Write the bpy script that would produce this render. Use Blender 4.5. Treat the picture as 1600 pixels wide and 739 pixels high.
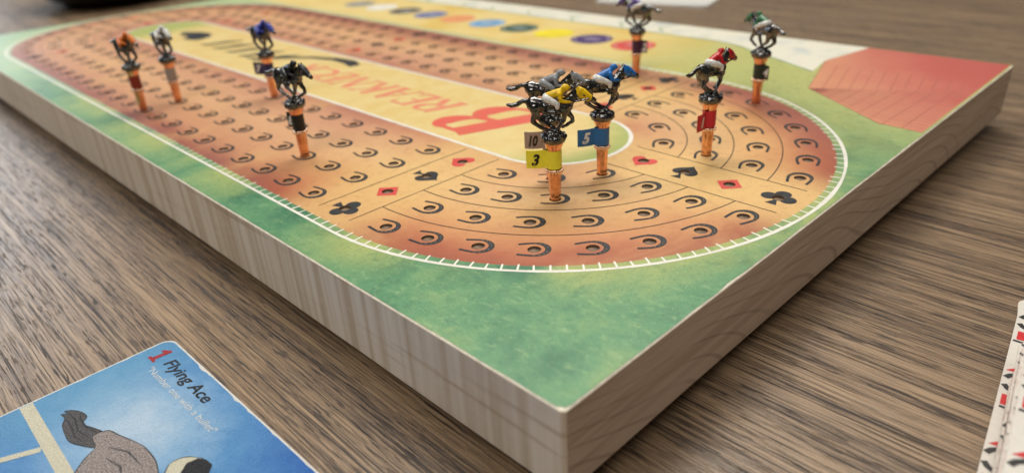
import bpy, bmesh, math, random
from mathutils import Vector, Matrix, noise as mnoise
from mathutils.geometry import delaunay_2d_cdt

random.seed(7)
for o in list(bpy.data.objects): bpy.data.objects.remove(o)
scn = bpy.context.scene
COL = scn.collection
U = 0.075                      # one board unit (outer lane radius) in metres
TB = 0.252 * U                 # board thickness
GAP = 0.0050                   # height of the rubber feet
TOP = GAP + TB                 # height of the board's top face
PI = math.pi
KT = (1.0464 + 0.252 + GAP / U) / (1.0464 + 0.28)
def tab(x, y): return (1.9518 + (x - 1.9518) * KT, -2.1484 + (y + 2.1484) * KT)   # measured spot -> spot on the table

# ------------------------------------------------------------------ camera
cam = bpy.data.cameras.new('camera'); camo = bpy.data.objects.new('camera', cam); COL.objects.link(camo)
camo.location = (1.9518 * U, -2.1484 * U, 1.0464 * U + TOP)
camo.rotation_euler = (1.08877, 0.05206, 0.78661)
cam.sensor_fit = 'HORIZONTAL'; cam.sensor_width = 36; cam.lens = 36 * 1114.16 / 1600
cam.clip_start = 0.005; cam.clip_end = 60
cam.dof.use_dof = True; cam.dof.focus_distance = 0.168; cam.dof.aperture_fstop = 12
scn.camera = camo
# ------------------------------------------------------------------ world and lamps
w = bpy.data.worlds.new('World'); scn.world = w; w.use_nodes = True
bg = w.node_tree.nodes['Background']; bg.inputs[0].default_value = (1.0, 0.93, 0.85, 1); bg.inputs[1].default_value = 0.09
def area(name, loc, target, sx, sy, power, color):
    l = bpy.data.lights.new(name, 'AREA'); l.shape = 'RECTANGLE'; l.size = sx; l.size_y = sy; l.energy = power; l.color = color
    o = bpy.data.objects.new(name, l); COL.objects.link(o); o.location = loc
    o.rotation_euler = (Vector(target) - Vector(loc)).to_track_quat('-Z', 'Y').to_euler()
    return o
area('ceiling_lamp', (-0.70, 0.35, 1.70), (-0.1, 0.0, 0), 1.2, 0.6, 29, (1.0, 0.95, 0.87))
area('ceiling_lamp', (-0.45, 1.25, 1.85), (0.0, 0.2, 0), 1.2, 0.6, 20, (1.0, 0.95, 0.87))
area('ceiling_lamp', (0.40, -0.95, 1.55), (-0.05, -0.1, 0), 1.2, 0.6, 17, (1.0, 0.96, 0.90))
area('window_lamp', (-2.9, -0.30, 0.85), (-0.4, 0.0, 0.1), 1.3, 0.9, 21, (0.80, 0.90, 1.0))
scn.view_settings.view_transform = 'Standard'; scn.view_settings.look = 'None'
scn.view_settings.exposure = -0.2; scn.view_settings.gamma = 1.0
scn.render.engine = 'CYCLES'

# ------------------------------------------------------------------ helpers
def lin(c):
    return tuple(((v / 255) / 12.92 if v / 255 <= 0.04045 else ((v / 255 + 0.055) / 1.055) ** 2.4) for v in c) + (1.0,)

class NT:
    """small wrapper for building node materials"""
    def __init__(s, name, rough=0.5, metal=0.0, spec=0.5):
        s.m = bpy.data.materials.new(name); s.m.use_nodes = True; s.t = s.m.node_tree
        s.b = s.t.nodes['Principled BSDF']; s.b.inputs['Roughness'].default_value = rough
        s.b.inputs['Metallic'].default_value = metal; s.b.inputs['Specular IOR Level'].default_value = spec
    def _set(s, sock, v):
        if isinstance(v, bpy.types.NodeSocket): s.t.links.new(v, sock)
        elif v is not None: sock.default_value = v
    def math(s, op, a, b=None, c=None, clamp=False):
        n = s.t.nodes.new('ShaderNodeMath'); n.operation = op; n.use_clamp = clamp
        s._set(n.inputs[0], a); s._set(n.inputs[1], b); s._set(n.inputs[2], c); return n.outputs[0]
    def smooth(s, v, a, b, lo=0.0, hi=1.0):
        n = s.t.nodes.new('ShaderNodeMapRange'); n.interpolation_type = 'SMOOTHSTEP'
        s._set(n.inputs['Value'], v); n.inputs['From Min'].default_value = a; n.inputs['From Max'].default_value = b
        n.inputs['To Min'].default_value = lo; n.inputs['To Max'].default_value = hi; return n.outputs[0]
    def mix(s, f, a, b, mode='MIX'):
        n = s.t.nodes.new('ShaderNodeMix'); n.data_type = 'RGBA'; n.blend_type = mode
        s._set(n.inputs[0], f); s._set(n.inputs[6], a); s._set(n.inputs[7], b); return n.outputs[2]
    def obj(s, scale=(1, 1, 1), rot=0.0, loc=(0, 0, 0)):
        c = s.t.nodes.new('ShaderNodeTexCoord'); m = s.t.nodes.new('ShaderNodeMapping')
        m.inputs['Scale'].default_value = scale; m.inputs['Rotation'].default_value = (0, 0, rot); m.inputs['Location'].default_value = loc
        s.t.links.new(c.outputs['Object'], m.inputs['Vector']); return m.outputs[0]
    def xyz(s, v):
        n = s.t.nodes.new('ShaderNodeSeparateXYZ'); s.t.links.new(v, n.inputs[0]); return n.outputs
    def noise(s, v, scale, detail=4, rough=0.55, dist=0.0):
        n = s.t.nodes.new('ShaderNodeTexNoise'); s.t.links.new(v, n.inputs['Vector'])
        n.inputs['Scale'].default_value = scale; n.inputs['Detail'].default_value = detail
        n.inputs['Roughness'].default_value = rough; n.inputs['Distortion'].default_value = dist
        return n.outputs['Fac']
    def ramp(s, f, stops, interp='LINEAR'):
        n = s.t.nodes.new('ShaderNodeValToRGB'); n.color_ramp.interpolation = interp; s.t.links.new(f, n.inputs[0])
        e = n.color_ramp.elements
        e[0].position, e[0].color = stops[0]; e[1].position, e[1].color = stops[-1]
        for p, c in stops[1:-1]:
            k = e.new(p); k.color = c
        return n.outputs[0]
    def color(s, c): s._set(s.b.inputs['Base Color'], c)
    def rough(s, c): s._set(s.b.inputs['Roughness'], c)
    def bump(s, h, strength, dist):
        n = s.t.nodes.new('ShaderNodeBump'); n.inputs['Strength'].default_value = strength; n.inputs['Distance'].default_value = dist
        s.t.links.new(h, n.inputs['Height']); s.t.links.new(n.outputs[0], s.b.inputs['Normal'])

def mesh_obj(name, verts, faces, mat, parent=None, smooth=False, mats=None, fmat=None):
    me = bpy.data.meshes.new(name); me.from_pydata([tuple(v) for v in verts], [], faces); me.update()
    return data_obj(name, me, mat, parent, smooth, mats, fmat)
def data_obj(name, me, mat, parent=None, smooth=False, mats=None, fmat=None):
    for m in (mats or ([mat] if mat else [])):
        me.materials.append(m)
    if fmat:
        for p, i in zip(me.polygons, fmat): p.material_index = i
    if smooth:
        for p in me.polygons: p.use_smooth = True
    o = bpy.data.objects.new(name, me); COL.objects.link(o); o.parent = parent
    return o
def empty(name, loc=(0, 0, 0), rz=0.0):
    o = bpy.data.objects.new(name, None); COL.objects.link(o); o.location = loc; o.rotation_euler = (0, 0, rz)
    o.empty_display_size = 0.01; return o
def tag(o, label, cat=None, group=None, kind=None):
    o['label'] = label
    if cat: o['category'] = cat
    if group: o['group'] = group
    if kind: o['kind'] = kind
    return o

# shape collectors -------------------------------------------------
class MB:
    zs = 1.0
    def __init__(s): s.v = []; s.f = []; s.mi = []
    def add(s, vs, fs, mi=0):
        b = len(s.v); s.v += [tuple(q) for q in vs]; s.f += [tuple(i + b for i in f) for f in fs]; s.mi += [mi] * len(fs)
    def poly(s, pts, z=0.0, mi=0): s.add([(p[0], p[1], z) for p in pts], [tuple(range(len(pts)))], mi)
    def ribbon(s, pts, wid, z=0.0, mi=0, closed=False):
        n = len(pts); L = []; R = []
        for i in range(n):
            a = pts[i - 1] if (i > 0 or closed) else pts[i]; b = pts[(i + 1) % n] if (i < n - 1 or closed) else pts[i]
            dx, dy = b[0] - a[0], b[1] - a[1]; l = math.hypot(dx, dy) or 1; nx, ny = -dy / l, dx / l
            h = (wid[i] if isinstance(wid, (list, tuple)) else wid) / 2
            L.append((pts[i][0] + nx * h, pts[i][1] + ny * h, z)); R.append((pts[i][0] - nx * h, pts[i][1] - ny * h, z))
        m = n if closed else n - 1
        s.add(L + R, [(n + i, n + (i + 1) % n, (i + 1) % n, i) for i in range(m)], mi)
    def lathe(s, prof, seg=24, mi=0, rad=None, cap0=False, cap1=False):
        vs = []
        for k, (r, z) in enumerate(prof):
            for i in range(seg):
                a = 2 * PI * i / seg; rr = r * (rad(a, k) if rad else 1); vs.append((rr * math.cos(a), rr * math.sin(a), z))
        fs = [(k * seg + i, k * seg + (i + 1) % seg, (k + 1) * seg + (i + 1) % seg, (k + 1) * seg + i) for k in range(len(prof) - 1) for i in range(seg)]
        if cap0: fs.append(tuple(reversed(range(seg))))
        if cap1: fs.append(tuple(range((len(prof) - 1) * seg, len(prof) * seg)))
        s.add(vs, fs, mi)
    def capsule(s, p0, p1, r0, r1, n=12, sy=1.0):
        p0 = Vector(p0); p1 = Vector(p1); p0.z *= s.zs; p1.z *= s.zs; d = p1 - p0; L = d.length
        ax = d.normalized() if L > 1e-6 else Vector((0, 0, 1))
        u = ax.cross(Vector((0, 1, 0)));
        if u.length < 0.1: u = ax.cross(Vector((1, 0, 0)))
        u.normalize(); v = ax.cross(u)
        rings = []
        for k in range(5): t = -PI / 2 + k * PI / 8; rings.append((p0 + ax * (r0 * math.sin(t)), max(r0 * math.cos(t), 1e-3)))
        for k in range(5): t = k * PI / 8; rings.append((p1 + ax * (r1 * math.sin(t)), max(r1 * math.cos(t), 1e-3)))
        vs = []
        for c, r in rings:
            for i in range(n):
                a = 2 * PI * i / n; q = c + (u * math.cos(a) + v * math.sin(a)) * r
                vs.append((q.x, c.y + (q.y - c.y) * sy, q.z))
        fs = [(k * n + i, k * n + (i + 1) % n, (k + 1) * n + (i + 1) % n, (k + 1) * n + i) for k in range(len(rings) - 1) for i in range(n)]
        fs.append(tuple(reversed(range(n)))); fs.append(tuple(range(9 * n, 10 * n)))
        s.add(vs, fs)
    def chain(s, pts, n=12, sy=1.0):
        for a, b in zip(pts[:-1], pts[1:]): s.capsule(a[:3], b[:3], a[3], b[3], n, sy)
    def box(s, lo, hi, mi=0):
        x0, y0, z0 = lo; x1, y1, z1 = hi
        s.add([(x0, y0, z0), (x1, y0, z0), (x1, y1, z0), (x0, y1, z0), (x0, y0, z1), (x1, y0, z1), (x1, y1, z1), (x0, y1, z1)],
              [(3, 2, 1, 0), (4, 5, 6, 7), (0, 1, 5, 4), (1, 2, 6, 5), (2, 3, 7, 6), (3, 0, 4, 7)], mi)
    def scaled(s, k): s.v = [(x * k, y * k, z * k) for x, y, z in s.v]; return s
    def build(s, name, mat, parent=None, smooth=False, mats=None):
        return mesh_obj(name, s.v, s.f, mat, parent, smooth, mats, s.mi if mats else None)
    def mesh(s, name, mats=(), smooth=False):
        me = bpy.data.meshes.new(name); me.from_pydata(s.v, [], s.f); me.update()
        for m in mats: me.materials.append(m)
        for p, i in zip(me.polygons, s.mi): p.material_index = i; p.use_smooth = smooth
        return me

def remeshed(mb, name, voxel, smooth=4, scale=0.001, wobble=0.0):
    """fuse overlapping shapes into one continuous skin"""
    me = bpy.data.meshes.new('tmp'); me.from_pydata(mb.v, [], mb.f); me.update()
    o = bpy.data.objects.new('tmp', me); COL.objects.link(o)
    r = o.modifiers.new('r', 'REMESH'); r.mode = 'VOXEL'; r.voxel_size = voxel
    if smooth:
        sm = o.modifiers.new('s', 'SMOOTH'); sm.factor = 0.5; sm.iterations = smooth
    dg = bpy.context.evaluated_depsgraph_get(); out = bpy.data.meshes.new_from_object(o.evaluated_get(dg))
    bpy.data.objects.remove(o); out.name = name
    for v in out.vertices:
        c = v.co.copy()
        if wobble: c += v.normal * (wobble * mnoise.noise(c * 1.3))
        v.co = c * scale
    for p in out.polygons: p.use_smooth = True
    out.materials.clear()
    return out

def text_mesh(txt, size, shear=0.0, bold=0.0, sx=1.0):
    """flat glyph mesh: origin at the left end of the baseline"""
    cu = bpy.data.curves.new('tmp', 'FONT'); cu.body = txt; cu.size = 1.0; cu.shear = shear; cu.offset = bold; cu.resolution_u = 4; cu.fill_mode = 'FRONT'
    o = bpy.data.objects.new('tmp', cu); COL.objects.link(o)
    dg = bpy.context.evaluated_depsgraph_get(); me = bpy.data.meshes.new_from_object(o.evaluated_get(dg))
    bpy.data.objects.remove(o)
    for v in me.vertices: v.co = Vector((v.co.x * size * sx, v.co.y * size, 0))
    me.materials.clear(); return me
def arc(cx, cy, r, a0, a1, n): return [(cx + r * math.cos(math.radians(a0 + (a1 - a0) * i / n)), cy + r * math.sin(math.radians(a0 + (a1 - a0) * i / n))) for i in range(n + 1)]
def sc(pts, k=U): return [(p[0] * k, p[1] * k) for p in pts]

# ------------------------------------------------------------------ materials
K = 1 / U
XL = -4.23                     # x of the far bend's centre
def speckle(n, amount=0.4, scale=240):
    v = n.obj((K, K, K)); n.bump(n.noise(v, scale, 2, 0.6), amount, 0.0003)

def make_print():
    n = NT('printed_board', 0.30, 0, 0.5)
    v = n.obj((K, K, K)); x, y, z = n.xyz(v)
    big = n.noise(v, 1.7, 5, 0.6, 0.6); mid = n.noise(v, 5.5, 6, 0.65, 0.4); fine = n.noise(v, 26, 4, 0.7)
    cx = n.math('MINIMUM', n.math('MAXIMUM', x, XL), 0.0)
    dx = n.math('SUBTRACT', x, cx)
    r = n.math('SQRT', n.math('ADD', n.math('MULTIPLY', dx, dx), n.math('MULTIPLY', y, y)))
    rw = n.math('ADD', r, n.math('MULTIPLY', n.math('SUBTRACT', mid, 0.5), 0.16))
    # grass round the track
    grass = n.ramp(n.math('ADD', n.math('MULTIPLY', big, 0.55), n.math('MULTIPLY', mid, 0.5)), [(0.30, lin((42, 94, 70))), (0.42, lin((62, 120, 86))), (0.53, lin((92, 146, 102))), (0.66, lin((136, 166, 106)))])
    lime = n.mix(n.math('MULTIPLY', n.smooth(y, 0.1, 1.5), 0.85), grass, lin((200, 196, 118)))
    near = n.math('MULTIPLY', n.smooth(rw, 1.32, 1.10), n.smooth(big, 0.38, 0.62))
    lime = n.mix(n.math('MULTIPLY', near, 0.6), lime, lin((198, 194, 104)))
    fin2 = n.noise(n.obj((K * 0.6, K * 1.4, K), 0.6), 38, 5, 0.75, 0.6)
    lime = n.mix(n.smooth(fine, 0.52, 0.72, 0, 0.45), lime, lin((50, 108, 78)))
    lime = n.mix(n.smooth(fin2, 0.50, 0.70, 0, 0.40), lime, lin((168, 194, 136)))
    fin3 = n.noise(v, 95, 4, 0.75, 0.3)
    lime = n.mix(n.smooth(fin3, 0.50, 0.66, 0, 0.38), lime, lin((56, 104, 76)))
    pale = n.math('MULTIPLY', n.smooth(x, -2.4, -4.2), 0.45)
    lime = n.mix(pale, lime, lin((190, 214, 178)))
    pan = n.math('MULTIPLY', n.smooth(n.math('ADD', x, n.math('MULTIPLY', mid, 0.5)), 0.35, -0.75), n.smooth(y, 1.12, 1.2))
    lime = n.mix(n.math('MULTIPLY', pan, 0.95), lime, n.mix(n.smooth(big, 0.4, 0.65), lin((232, 208, 140)), lin((224, 190, 104))))
    # dirt track, painted red along its edges
    u = n.math('DIVIDE', n.math('SUBTRACT', rw, 0.31), 0.79, clamp=True)
    dirt = n.ramp(u, [(0.0, lin((200, 138, 102))), (0.14, lin((212, 160, 116))), (0.40, lin((224, 184, 130))), (0.62, lin((218, 168, 110))), (0.80, lin((202, 138, 90))), (0.93, lin((172, 94, 62))), (1.0, lin((160, 84, 58)))])
    st = n.smooth(x, -0.35, -1.0)
    dirt2 = n.ramp(u, [(0.0, lin((182, 122, 100))), (0.16, lin((206, 152, 120))), (0.5, lin((218, 170, 128))), (0.8, lin((202, 146, 108))), (0.95, lin((162, 100, 80))), (1.0, lin((150, 90, 78)))])
    dirt = n.mix(st, dirt, dirt2)
    gold = n.math('MULTIPLY', n.smooth(big, 0.48, 0.68), 0.4)
    dirt = n.mix(gold, dirt, lin((226, 184, 120)))
    # yellow at the card-suit bands
    b1 = n.math('MULTIPLY', n.smooth(n.math('ABSOLUTE', n.math('ADD', x, 0.13)), 0.34, 0.08), 0.7)
    b2 = n.math('MULTIPLY', n.math('MULTIPLY', n.smooth(n.math('ABSOLUTE', y), 0.34, 0.06), n.smooth(x, 0.0, 0.2)), 0.85)
    dirt = n.mix(n.math('MAXIMUM', b1, b2), dirt, lin((228, 190, 124)))
    mauve = n.math('MULTIPLY', n.math('MULTIPLY', n.smooth(y, 0.25, 0.8), n.smooth(rw, 0.80, 1.0)), 0.6)
    dirt = n.mix(mauve, dirt, lin((158, 98, 86)))
    dirt = n.mix(n.smooth(fine, 0.48, 0.75, 0, 0.30), dirt, lin((160, 92, 62)))
    dirt = n.mix(n.smooth(n.noise(v, 150, 2, 0.7), 0.56, 0.70, 0, 0.30), dirt, lin((140, 80, 56)))
    # infield
    yel = n.mix(n.smooth(mid, 0.35, 0.65), lin((228, 206, 144)), lin((222, 194, 124)))
    eg = n.math('MAXIMUM', n.math('MULTIPLY', n.smooth(x, -0.12, 0.22), n.smooth(rw, 0.12, 0.30)), n.smooth(x, -3.9, -4.3))
    yel = n.mix(n.math('MULTIPLY', eg, 0.85), yel, lin((160, 178, 100)))
    c = n.mix(n.smooth(r, 1.094, 1.100), n.mix(n.smooth(r, 0.306, 0.309), yel, dirt), lime)
    n.color(c)
    n.rough(n.math('ADD', 0.26, n.math('MULTIPLY', mid, 0.14)))
    speckle(n); return n.m
M = {}
M['print'] = make_print()

def flat(name, rgb, rough=0.32, spk=True, var=0.12, scale=9.0, dark=None, metal=0.0, spec=0.5):
    n = NT(name, rough, metal, spec); v = n.obj((K, K, K))
    d = dark or tuple(c * (1 - var * 1.6) for c in rgb)
    n.color(n.mix(n.smooth(n.noise(v, scale, 5, 0.65), 0.32, 0.68), lin(d), lin(rgb)))
    if spk: speckle(n)
    return n.m
M['ink'] = flat('black_ink', (32, 36, 42), 0.42, dark=(18, 21, 26), scale=30)
M['nail'] = flat('nail_dots', (206, 166, 120), 0.36)
M['line'] = flat('thin_brown_line', (70, 48, 30), 0.4)
M['white'] = flat('white_line', (236, 233, 222), 0.36, var=0.04)
M['suit_red'] = flat('red_suit', (220, 84, 74), 0.34, dark=(206, 66, 62), scale=22)
M['title_red'] = flat('red_title', (226, 96, 84), 0.34, dark=(218, 108, 84), scale=8)
M['script'] = flat('dark_script', (34, 40, 50), 0.36, dark=(52, 58, 62), scale=10)
def make_map():
    n = NT('pale_map', 0.32); v = n.obj((K, K, K))
    a = n.noise(v, 6, 5, 0.6, 0.5); b = n.noise(v, 9, 3, 0.5)
    c = n.mix(n.smooth(a, 0.48, 0.72), lin((232, 228, 210)), lin((196, 204, 200)))
    n.color(n.mix(n.smooth(b, 0.60, 0.70, 0, 0.45), c, lin((224, 206, 150)))); speckle(n); return n.m
M['map'] = make_map()
M['map_green'] = flat('green_map_line', (150, 182, 136), 0.34)
def make_stand():
    n = NT('red_grandstand', 0.36); v = n.obj((K, K, K)); x, y, z = n.xyz(v)
    t = n.math('ADD', n.math('ADD', n.math('MULTIPLY', x, 0.75), n.math('MULTIPLY', y, 0.55)), n.math('MULTIPLY', n.noise(v, 4, 5, 0.65), 0.5))
    c = n.ramp(n.math('DIVIDE', t, 3.0), [(0.45, lin((212, 150, 112))), (0.56, lin((202, 124, 102))), (0.66, lin((190, 94, 84))), (0.85, lin((180, 80, 74)))])
    n.color(c); speckle(n); return n.m
M['stand'] = make_stand()
M['stand_line'] = flat('stand_line', (180, 98, 86), 0.4)

def make_table():
    n = NT('table_wood', 0.36, 0, 0.5); rot = math.radians(-2.0)
    v = n.obj((K, K, K), rot)
    def st(sx, sy, off=0): return n.obj((K * sx, K * sy, K), rot, (off, off * 0.7, 0))
    a = n.noise(st(0.3, 5.5), 1.0, 5, 0.6, 0.4); b = n.noise(st(0.6, 20, 3), 1.0, 4, 0.6, 0.15)
    fa = n.noise(st(1.6, 120, 11), 1.0, 4, 0.7, 0.12); fb = n.noise(st(6.0, 240, 17), 1.0, 3, 0.65); c = n.noise(st(9.0, 140, 7), 1.0, 2, 0.5); g2 = n.noise(v, 190, 2, 0.6)
    t = n.math('ADD', n.math('ADD', n.math('MULTIPLY', fa, 0.42), n.math('MULTIPLY', fb, 0.30)), n.math('ADD', n.math('MULTIPLY', a, 0.14), n.math('ADD', n.math('MULTIPLY', b, 0.22), n.math('MULTIPLY', g2, 0.08))))
    col = n.ramp(t, [(0.475, lin((44, 32, 23))), (0.528, lin((84, 66, 50))), (0.575, lin((120, 98, 75))), (0.650, lin((158, 133, 104)))])
    pores = n.math('MULTIPLY', n.smooth(c, 0.56, 0.62), n.smooth(b, 0.62, 0.44))
    dk = n.math('MAXIMUM', pores, n.smooth(fa, 0.43, 0.38, 0, 0.8))
    col = n.mix(n.math('MULTIPLY', dk, 0.85), col, lin((28, 20, 14)))
    n.color(col)
    n.rough(n.math('ADD', 0.33, n.math('MULTIPLY', dk, 0.25)))
    g = n.noise(v, 230, 2, 0.6)
    n.bump(n.math('SUBTRACT', n.math('MULTIPLY', g, 0.7), dk), 0.5, 0.00016); return n.m
M['table'] = make_table()
def make_side():
    n = NT('side_grain', 0.48); rot = 0
    st = lambda a, b, c, off=0: n.obj((K * a, K * b, K * c), 0, (off, 0, 0))
    fig = n.noise(st(24.0, 1, 0.8), 1.0, 2, 0.45, 0.2); fl = n.noise(st(1.1, 1, 34, 5), 1.0, 4, 0.6, 0.3); fz = n.noise(st(20, 20, 60), 1.0, 3, 0.6)
    col = n.ramp(fig, [(0.34, lin((200, 182, 158))), (0.48, lin((216, 202, 182))), (0.62, lin((230, 219, 202)))])
    col = n.mix(n.smooth(fl, 0.58, 0.70, 0, 0.45), col, lin((160, 128, 94)))
    n.color(n.mix(n.smooth(fz, 0.5, 0.75, 0, 0.2), col, lin((236, 222, 198)))); n.bump(fz, 0.15, 0.0001); return n.m
def make_end():
    n = NT('end_grain', 0.5)
    v = n.obj((K, K, K)); x, y, z = n.xyz(v)
    # growth rings: arcs across the short side
    ph = n.math('ADD', n.math('MULTIPLY', y, 5.0), n.math('ADD', n.math('MULTIPLY', n.math('MULTIPLY', n.math('ADD', z, 0.30), n.math('ADD', z, 0.30)), 55.0), n.math('MULTIPLY', n.noise(n.obj((K, K * 1.2, K * 1.2)), 1.0, 1, 0.5), 5.0)))
    f = n.math('FRACT', ph); ring = n.math('SUBTRACT', n.smooth(f, 0.0, 0.85), n.smooth(f, 0.9, 1.0))
    lay = n.noise(n.obj((K, K * 0.8, K * 30)), 1.0, 4, 0.6, 0.2); fz = n.noise(n.obj((K, K * 6, K * 70)), 1.0, 3, 0.6)
    col = n.mix(n.smooth(lay, 0.36, 0.66), lin((186, 164, 142)), lin((210, 190, 168)))
    thin = n.math('MULTIPLY', n.smooth(ring, 0.94, 1.0), n.smooth(n.noise(n.obj((K, K * 2, K * 2), 0, (4, 0, 0)), 1.0, 2), 0.38, 0.6, 0.02, 0.34))
    col = n.mix(thin, col, lin((96, 70, 50)))
    n.color(n.mix(n.smooth(fz, 0.5, 0.75, 0, 0.3), col, lin((222, 204, 184)))); n.bump(fz, 0.2, 0.0001); return n.m
M['side'] = make_side(); M['end'] = make_end()
M['raw'] = flat('raw_paper_edge', (238, 228, 208), 0.6, False, 0.08, 40)
M['hole'] = flat('hole_wood', (138, 112, 88), 0.65, False, 0.25, 60)
M['rubber'] = flat('black_rubber', (24, 24, 24), 0.7, False)

def make_metal(name, rgb, rough, dark, bumpk=0.25, scale=60):
    n = NT(name, rough, 1.0); v = n.obj((K, K, K)); a = n.noise(v, scale, 4, 0.6)
    n.color(n.mix(n.smooth(a, 0.35, 0.65), dark, rgb)); n.rough(n.math('ADD', rough - 0.06, n.math('MULTIPLY', a, 0.14)))
    n.bump(a, bumpk, 0.0003); return n.m
M['gun'] = make_metal('gunmetal', (0.19, 0.186, 0.18, 1), 0.19, (0.085, 0.083, 0.08, 1))
M['copper'] = make_metal('copper', (0.86, 0.46, 0.27, 1), 0.16, (0.66, 0.31, 0.16, 1), 0.15)
M['copper_bead'] = make_metal('copper_bead', (0.97, 0.72, 0.55, 1), 0.14, (0.9, 0.6, 0.42, 1), 0.1)
def paint(name, rgb, rough=0.34):
    n = NT(name, rough, 0, 0.5); v = n.obj((K, K, K)); a = n.noise(v, 70, 4, 0.6)
    n.color(n.mix(n.smooth(a, 0.36, 0.62), lin(tuple(c * 0.82 for c in rgb)), lin(rgb))); n.bump(a, 0.2, 0.0003); return n.m
def paper(name, rgb):
    n = NT(name, 0.42); v = n.obj((K, K, K)); n.color(n.mix(n.noise(v, 40, 4, 0.6), lin(tuple(c * 0.9 for c in rgb)), lin(rgb))); return n.m

# ------------------------------------------------------------------ table
tm = MB(); tm.box((-1.3, -0.62, -0.03), (0.9, 1.05, 0.0))
table = tm.build('table_top', M['table']); tag(table, 'brown wood grain table top under the racing board', 'table', kind='structure')

# ------------------------------------------------------------------ game board
board = empty('game_board', (0, 0, TOP))
tag(board, 'thick wooden horse racing board printed with an oval track', 'game board')
X0, X1, Y0, Y1 = XL - 1.157, 1.157, -1.276, 2.194
RN = [0.445, 0.63, 0.813, 0.997]
CNT = [3, 5, 6, 8]
BW = 0.096; BX = -0.114; B2 = 0.109; D = 0.186
spots = []       # (x, y, travel angle) horseshoes
suits = []       # (x, y, travel angle, lane)
colsx = [BX - 0.211 - 0.1884 * k for k in range(20)]
colsf = [BX - 0.211 - D * k for k in range(10)]
midband = colsf[-1] - 0.211
colsf += [midband - 0.211 - D * k for k in range(9)]
for i, r in enumerate(RN):
    spots += [(q, -r, 0.0) for q in colsx] + [(q, r, PI) for q in colsf]
    a0 = math.degrees(math.asin(B2 / r)); a1 = 90 + math.degrees(0.018 / r)
    for k in range(CNT[i]):
        for s in (-1, 1):
            a = math.radians(a0 + ((a1 if s > 0 else 88.2) - a0) * (k + 0.5) / CNT[i])
            spots.append((r * math.cos(a), s * r * math.sin(a), s * a + PI / 2))
            spots.append((XL - r * math.cos(a), s * r * math.sin(a), PI - s * a + PI / 2))
    suits += [(bx, -r, 0.0, i) for bx in (BX, XL - BX)] + [(bx, r, PI, i) for bx in (BX, midband, XL - BX)]
    suits.append((r, 0, PI / 2, i)); suits.append((XL - r, 0, -PI / 2, i))
HOLE = 0.0215

# body: four sides, bottom and a narrow raw rim along the top
bm_ = MB(); x0, x1, y0, y1 = [q * U for q in (X0, X1, Y0, Y1)]; zb = -TB; ch = 0.0003
def ringpts(i, z, c=0.0007):
    a, b, d, e = x0 + i, x1 - i, y0 + i, y1 - i
    return [(a + c, d, z), (b - c, d, z), (b, d + c, z), (b, e - c, z), (b - c, e, z), (a + c, e, z), (a, e - c, z), (a, d + c, z)]
R8 = [(i, (i + 1) % 8, 8 + (i + 1) % 8, 8 + i) for i in range(8)]
for i, mi_ in enumerate((0, 0, 1, 1, 0, 0, 1, 1)):
    bm_.add(ringpts(0, zb + ch) + ringpts(0, -ch), [R8[i]], mi_)
bm_.add(ringpts(0, -ch) + ringpts(ch * 0.7, -0.0001), R8, 2)
bm_.add(ringpts(ch * 0.7, -0.0001) + ringpts(0.003, -0.0001), R8, 2)
bm_.add(ringpts(ch, zb) + ringpts(0, zb + ch), R8, 0)
bm_.add(ringpts(ch, zb), [tuple(reversed(range(8)))], 0)
bm_.build('wooden_body', None, board, mats=[M['side'], M['end'], M['raw']])
fm = MB(); fm.lathe([(0.007, -GAP), (0.0075, -GAP + 0.0004), (0.007, 0)], 20, cap0=True, cap1=True)
fme = fm.mesh('foot', [M['rubber']])
for fx in (X0 + 0.4, X1 - 0.4):
    for fy in (Y0 + 0.4, Y1 - 0.4):
        o = data_obj('foot', fme, None, board); o.location = (fx * U, fy * U, -TB)

# printed face with a real opening at every peg hole, worn off a little at the edges
ins = 0.0045
def edge(pa, pb, n):
    out = []
    for i in range(n):
        t = i / n; px, py = pa[0] + (pb[0] - pa[0]) * t, pa[1] + (pb[1] - pa[1]) * t
        dx, dy = pb[0] - pa[0], pb[1] - pa[1]; l = math.hypot(dx, dy); k = 0.0 if i == 0 else max(0, mnoise.noise(Vector((px * 9, py * 9, 3.3)))) ** 2 * 0.007 + 0.0010 * mnoise.noise(Vector((px * 30, py * 30, 1)))
        out.append((px - dy / l * k, py + dx / l * k))
    return out
c0, c1, c2, c3 = (X0 + ins, Y0 + ins), (X1 - ins, Y0 + ins), (X1 - ins, Y1 - ins), (X0 + ins, Y1 - ins)
outline = edge(c0, (c1[0] - 0.020, c1[1]), 160) + [(c1[0] - 0.020, c1[1]), (c1[0] - 0.012, c1[1] + 0.007), (c1[0] - 0.004, c1[1] + 0.010)] + edge((c1[0], c1[1] + 0.024), c2, 110) + edge(c2, c3, 60) + edge(c3, c0, 40)
V = list(outline); F = [list(range(len(V)))]; HS = 18
allholes = [(s[0], s[1]) for s in spots] + [(s[0], s[1]) for s in suits]
edges = [(i, (i + 1) % len(V)) for i in range(len(V))]
for hx, hy in allholes:
    b = len(V); V += [(hx + HOLE * math.cos(2 * PI * i / HS), hy + HOLE * math.sin(2 * PI * i / HS)) for i in range(HS)]
    edges += [(b + i, b + (i + 1) % HS) for i in range(HS)]
vo, eo, fo, *_ = delaunay_2d_cdt([Vector(q) for q in V], edges, F, 0, 1e-6)
grid = {}
for hx, hy in allholes: grid.setdefault((round(hx * 5), round(hy * 5)), []).append((hx, hy))
def inhole(x, y):
    gx, gy = round(x * 5), round(y * 5)
    for i in (-1, 0, 1):
        for j in (-1, 0, 1):
            for hx, hy in grid.get((gx + i, gy + j), ()):
                if math.hypot(x - hx, y - hy) < HOLE * 0.985: return True
    return False
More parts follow.
